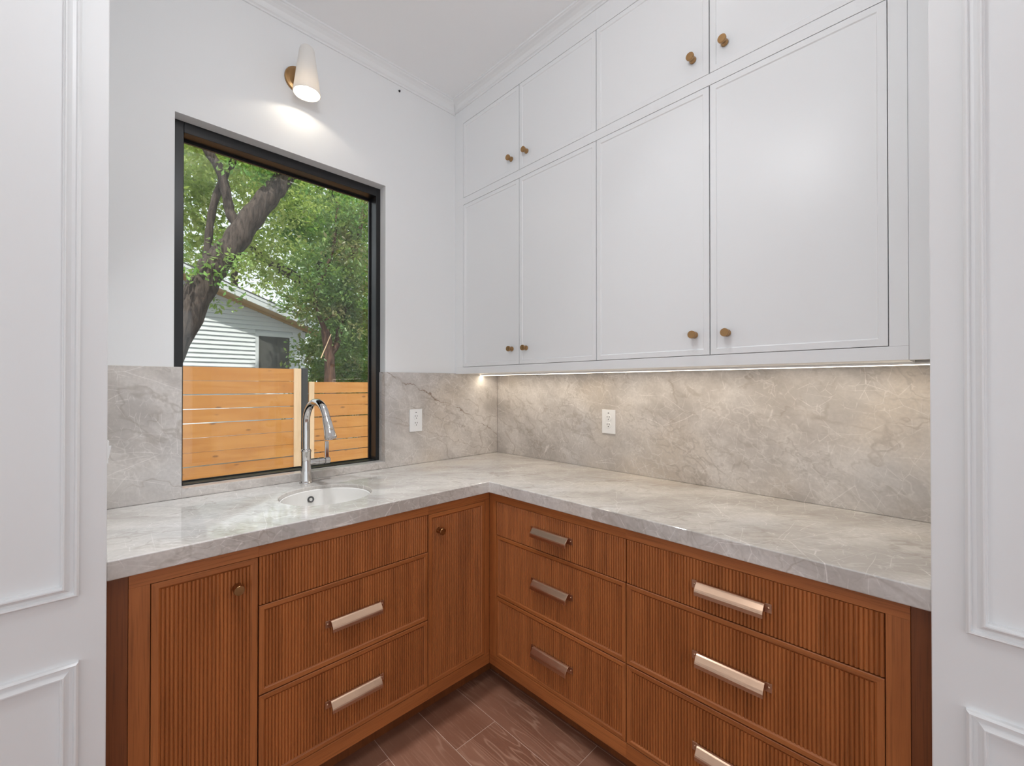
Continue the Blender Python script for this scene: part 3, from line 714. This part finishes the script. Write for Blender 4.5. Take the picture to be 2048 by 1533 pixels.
# neighbour's house
YH = 9.6; SL = -.36
ho = empty('house', (-1.6, YH + 2, ZG), 'white clapboard house with a dark roof behind the fence', 'house')
RX, RZ = -2.4, 3.445 + .36 * (2.4 - .17) + .12
ztop = lambda x: RZ - .36 * abs(x - RX)
HX1 = 1.965; HX0 = 2 * RX - HX1
zz = ZG + .2; ex = .1027
while zz < RZ:
    zt_ = zz + ex + .012
    xr = min(HX1 - .06, RX + (RZ - zz - ex * .5) / .36)
    if xr < RX + .2: break
    xl = 2 * RX - xr
    spans = [(xl, xr)]
    if zt_ > 1.25 and zz < 2.66: spans = [(xl, .83), (1.67, xr)] if xr > 1.7 else [(xl, .83)]
    for p, q_ in spans:
        MB().prism([(YH - .034, zz), (YH - .034, zz + .008), (YH - .004, zt_), (YH + .012, zt_), (YH + .012, zz)], p, q_, lambda t, a, b: (t, a, b)).build('siding_board', 'siding', ho)
    zz += ex
B(HX0, HX1, YH + .02, YH + 4, ZG, ztop(HX1) - .05).build('wall_core', 'siding', ho)
MB().prism([(HX0, ztop(HX1) - .05), (HX1, ztop(HX1) - .05), (RX, RZ - .06)], YH + .02, YH + 4, lambda t, a, b: (a, t, b)).build('gable_core', 'siding', ho)
B(HX1 - .06, HX1 + .012, YH - .025, YH + .01, ZG, ztop(HX1) - .05).build('corner_board', 'siding', ho, .004)
wf = B(.83, .905, YH - .03, YH + .02, 1.25, 2.66); wf.box(1.60, 1.67, YH - .03, YH + .02, 1.25, 2.66); wf.box(.905, 1.60, YH - .03, YH + .02, 2.575, 2.66); wf.box(.905, 1.60, YH - .03, YH + .02, 1.25, 1.32)
wfo = wf.build('window', 'siding', ho)
B(.905, 1.60, YH - .010, YH + .012, 1.32, 2.575).build('screen', 'screen', wfo)
for s_ in (1, -1):
    X = lambda d: RX + s_ * d
    Ln = HX1 - RX + .42
    zr = lambda d, o_: RZ + .02 + o_ - .36 * d
    for nm, mt, ya, yb, oa, ob in (('roof_slope', 'roof', YH - .45, YH + 4.3, .20, .235), ('rake_fascia', 'siding', YH - .44, YH - .41, .02, .198), ('drip_edge', 'siding', YH - .452, YH - .44, .14, .199), ('soffit', 'tan', YH - .41, YH - .02, .015, .035), ('frieze_board', 'tan', YH - .045, YH - .021, -.05, .015)):
        MB().prism([(0, oa), (Ln, oa), (Ln, ob), (0, ob)], ya, yb, lambda t, a, b: (X(a), t, zr(a, b))).build(nm, mt, ho)

# trees ------------------------------------------------------------------
rng = np.random.default_rng(11)
def leaves(name, mat, parent, blobs, size, per=26, spread=.22, droop=.3):
    """blobs: (cx,cy,cz, rx,ry,rz, n_sprigs). Each sprig carries `per` folded leaves around a drooping axis."""
    C_, A_ = [], []
    for (cx, cy, cz, rx, ry, rz, n) in blobs:
        u = rng.normal(size=(n, 3)); u /= np.linalg.norm(u, axis=1)[:, None]
        r = rng.random(n) ** .45
        C_.append(np.array([cx, cy, cz]) + u * r[:, None] * np.array([rx, ry, rz]))
    Cc = np.concatenate(C_); n = len(Cc)
    ax = rng.normal(size=(n, 3)); ax[:, 2] = ax[:, 2] * .5 - droop; ax /= np.linalg.norm(ax, axis=1)[:, None]
    t = rng.random((n, per)) ; ctr = Cc[:, None, :] + ax[:, None, :] * (t[..., None] * spread * 1.8) + rng.normal(size=(n, per, 3)) * spread * .28
    ctr = ctr.reshape(-1, 3); N = len(ctr)
    d = rng.normal(size=(N, 3)) + np.repeat(ax, per, 0) * 1.1; d /= np.linalg.norm(d, axis=1)[:, None]
    b = np.cross(d, rng.normal(size=(N, 3)) + np.array([0, 0, 1.5])); b /= np.linalg.norm(b, axis=1)[:, None] + 1e-9
    nn = np.cross(d, b); L = size * (.6 + .8 * rng.random((N, 1))); Wd = L * .24
    v = np.stack([ctr, ctr + d * L * .5 + b * Wd + nn * L * .08, ctr + d * L, ctr + d * L * .5 - b * Wd + nn * L * .08], 1).reshape(-1, 3)
    base = WL[parent.name]; v = v - np.array(base)
    f = (np.arange(N)[:, None] * 4 + np.array([[0, 1, 2, 0, 2, 3]])).reshape(-1)
    me = bpy.data.meshes.new(name); me.vertices.add(len(v)); me.vertices.foreach_set('co', v.astype(np.float32).ravel())
    me.loops.add(len(f)); me.loops.foreach_set('vertex_index', f.astype(np.int32))
    me.polygons.add(N * 2); me.polygons.foreach_set('loop_start', np.arange(0, N * 6, 3, dtype=np.int32)); me.polygons.foreach_set('loop_total', np.full(N * 2, 3, np.int32))
    me.update(calc_edges=True); me.materials.append(M[mat])
    o = bpy.data.objects.new(name, me); COL.objects.link(o); WL[o.name] = Vector(base); o.parent = parent; o['kind'] = 'stuff'
    return o
def branch(path, r0, r1, nm, mt, parent, n=10, sub=5):
    P = [Vector(p) for p in path]; pts = []
    for i in range(len(P) - 1):
        a, b_, c_, d_ = P[max(i - 1, 0)], P[i], P[i + 1], P[min(i + 2, len(P) - 1)]
        for s in range(sub):
            t = s / sub; pts.append(.5 * ((2 * b_) + (c_ - a) * t + (2 * a - 5 * b_ + 4 * c_ - d_) * t * t + (3 * b_ - a - 3 * c_ + d_) * t ** 3))
    pts.append(P[-1]); m_ = len(pts)
    rad = [(r0 + (r1 - r0) * i / (m_ - 1)) * (1 + .07 * math.sin(i * 1.7)) for i in range(m_)]
    return MB().tube(pts, rad, n).build(nm, mt, parent, smooth=True)
t1 = empty('leaning_tree', (-2.05, 4.6, ZG), 'leafy tree with a thick leaning trunk crossing the left of the window', 'tree')
branch([(-2.1, 4.6, ZG), (-1.62, 4.6, 1.0), (-1.2386, 4.6, 1.9366), (-.986, 4.6, 2.60), (-.8265, 4.6, 2.955), (-.631, 4.6, 3.264), (-.4257, 4.6, 3.658), (-.178, 4.6, 4.082), (-.0154, 4.62, 4.351), (.5, 4.7, 5.3)], .19, .12, 'trunk', 'bark', t1, 16)
branch([(-1.0, 4.72, 2.55), (-.8625, 5.0, 3.13), (-.8185, 5.0, 3.593), (-.762, 5, 3.957), (-.6455, 5, 4.347), (-.55, 5, 4.56), (-.3, 5.1, 5.1)], .05, .045, 'branch', 'bark', t1)
branch([(-.50, 4.66, 3.50), (-.6105, 4.8, 3.733), (-.652, 4.8, 3.928), (-.74, 4.8, 4.312), (-.88, 4.8, 4.531), (-1.1, 4.9, 5.1)], .07, .055, 'branch', 'bark', t1)
leaves('foliage', 'leaf_y', t1, [(-.9, 6.0, 4.3, .7, .5, 1.1, 95), (-.1, 6.6, 5.4, 1.4, .6, .8, 110), (.5, 6.0, 4.5, .7, .5, .6, 50), (-.6, 5.4, 5.0, .8, .3, .3, 50), (.15, 5.6, 3.6, .45, .3, .5, 34)], .095, 26, .24)
leaves('foliage', 'leaf_g', t1, [(-.85, 4.5, 2.78, .14, .12, .10, 5), (-.66, 4.42, 3.02, .22, .08, .10, 7), (-.15, 4.7, 4.40, .35, .3, .16, 16), (.1, 4.6, 4.5, .9, .3, .18, 36), (-.45, 4.9, 4.75, .6, .3, .22, 26), (-.70, 4.75, 2.42, .12, .1, .10, 3), (-1.05, 4.50, 2.78, .12, .06, .10, 4)], .075, 20, .15)
t2 = empty('shade_tree', (2.6, 7.6, ZG), 'green shade tree behind the house roof, filling the middle of the window', 'tree')
branch([(2.7, 7.6, ZG), (2.5, 7.4, 1.6), (1.9, 7.2, 2.7), (1.40, 7.0, 3.15), (1.007, 7.0, 3.50), (.46, 7.0, 3.744), (-.1, 6.9, 4.2)], .17, .07, 'trunk', 'bark', t2, 12)
branch([(1.40, 7.0, 3.15), (1.35, 7.0, 3.8), (1.75, 7.0, 4.6), (1.6, 7.0, 5.6)], .07, .04, 'branch', 'bark', t2)
leaves('foliage', 'leaf_g', t2, [(1.5, 7.2, 5.4, 1.5, .7, .9, 170), (.9, 6.6, 4.5, .7, .5, .55, 60), (2.2, 7.0, 4.3, .8, .6, 1.0, 120), (1.35, 6.9, 3.45, .5, .4, .45, 44)], .11, 26, .28)
t3 = empty('crape_myrtle', (.52, 4.2, ZG), 'dark shrubby tree with reddish forked stems behind the lower fence', 'tree')
branch([(.53, 4.2, ZG), (.516, 4.2, 1.41), (.4932, 4.2, 1.889), (.4423, 4.2, 2.178)], .085, .06, 'trunk', 'bark_red', t3)
branch([(.45, 4.2, 2.15), (.30, 4.2, 2.595), (.426, 4.2, 2.977), (.57, 4.2, 3.447), (.62, 4.2, 4.1)], .035, .018, 'stem', 'bark_red', t3)
branch([(.50, 4.2, 1.80), (.61, 4.2, 1.97), (.684, 4.2, 2.349), (.7513, 4.2, 2.658), (.827, 4.2, 3.126), (.93, 4.2, 3.607), (1.0, 4.2, 3.935), (1.1, 4.2, 4.6)], .05, .025, 'stem', 'bark_red', t3)
branch([(.40, 4.1, 2.3), (.62, 4.15, 2.45), (.80, 4.1, 2.55)], .015, .01, 'twig', 'bark_red', t3)
branch([(.33, 4.05, 1.75), (.47, 4.05, 2.1)], .008, .006, 'twig', 'pale_wood', t3)
leaves('foliage', 'leaf_d', t3, [(.66, 4.0, 2.75, .42, .22, .75, 120), (.74, 4.05, 3.7, .5, .3, .55, 85), (.24, 4.3, 2.66, .22, .2, .18, 22), (.12, 4.3, 2.46, .12, .12, .05, 6), (.92, 4.15, 2.1, .25, .25, .6, 46), (.72, 4.75, 1.8, .35, .25, .6, 46), (.38, 4.5, 2.0, .12, .15, .5, 16), (.30, 4.4, 3.2, .22, .3, .5, 22)], .066, 26, .17)
t4 = empty('hedge_shrub', (.9, 5.4, ZG), 'low dark shrub just above the lower fence boards', 'shrub')
branch([(.8, 5.4, ZG), (.85, 5.4, .6), (.7, 5.4, 1.4)], .04, .02, 'stem', 'bark', t4)
leaves('foliage', 'leaf_d', t4, [(.80, 5.4, 1.3, .36, .4, .8, 70), (1.35, 5.6, 1.5, .6, .5, 1.1, 140), (1.6, 6.0, 2.6, .8, .5, 1.0, 120), (2.3, 6.8, 2.0, .8, .6, 1.4, 120)], .09, 30, .2)
for (bx_, by_, col_, lab, bl) in (
    (-3.2, 15.5, 'leaf_b', 'hazy green tree beyond the roof, left edge of the window', [(-1.2, 15.5, 6.6, 2.0, 1.4, 2.2, 120), (-.5, 15.3, 9.2, 2.4, 1.4, 1.2, 60)]),
    (2.0, 16.5, 'leaf_y', 'pale yellow-green tree beyond the roof, middle of the window', [(1.8, 16.5, 6.3, 1.8, 1.4, 2.2, 100), (2.2, 16.0, 9.4, 2.6, 1.4, 1.5, 90)]),
    (5.5, 15.0, 'leaf_b', 'hazy dark green tree far behind the lower fence', [(4.6, 15.0, 6.0, 2.0, 1.6, 2.6, 150), (5.0, 14.5, 3.0, 2.6, 1.5, 2.2, 200), (5.2, 15, 9, 2.6, 1.5, 1.4, 80)])):
    t_ = empty('background_tree', (bx_, by_, ZG), lab, 'tree', 'trees beyond the house')
    branch([(bx_, by_, ZG), (bx_ * .9, by_, 3.2), (bx_ * .8 + .2, by_, 6.5)], .2, .08, 'trunk', 'bark', t_)
    leaves('foliage', col_, t_, bl, .17, 24, .45)
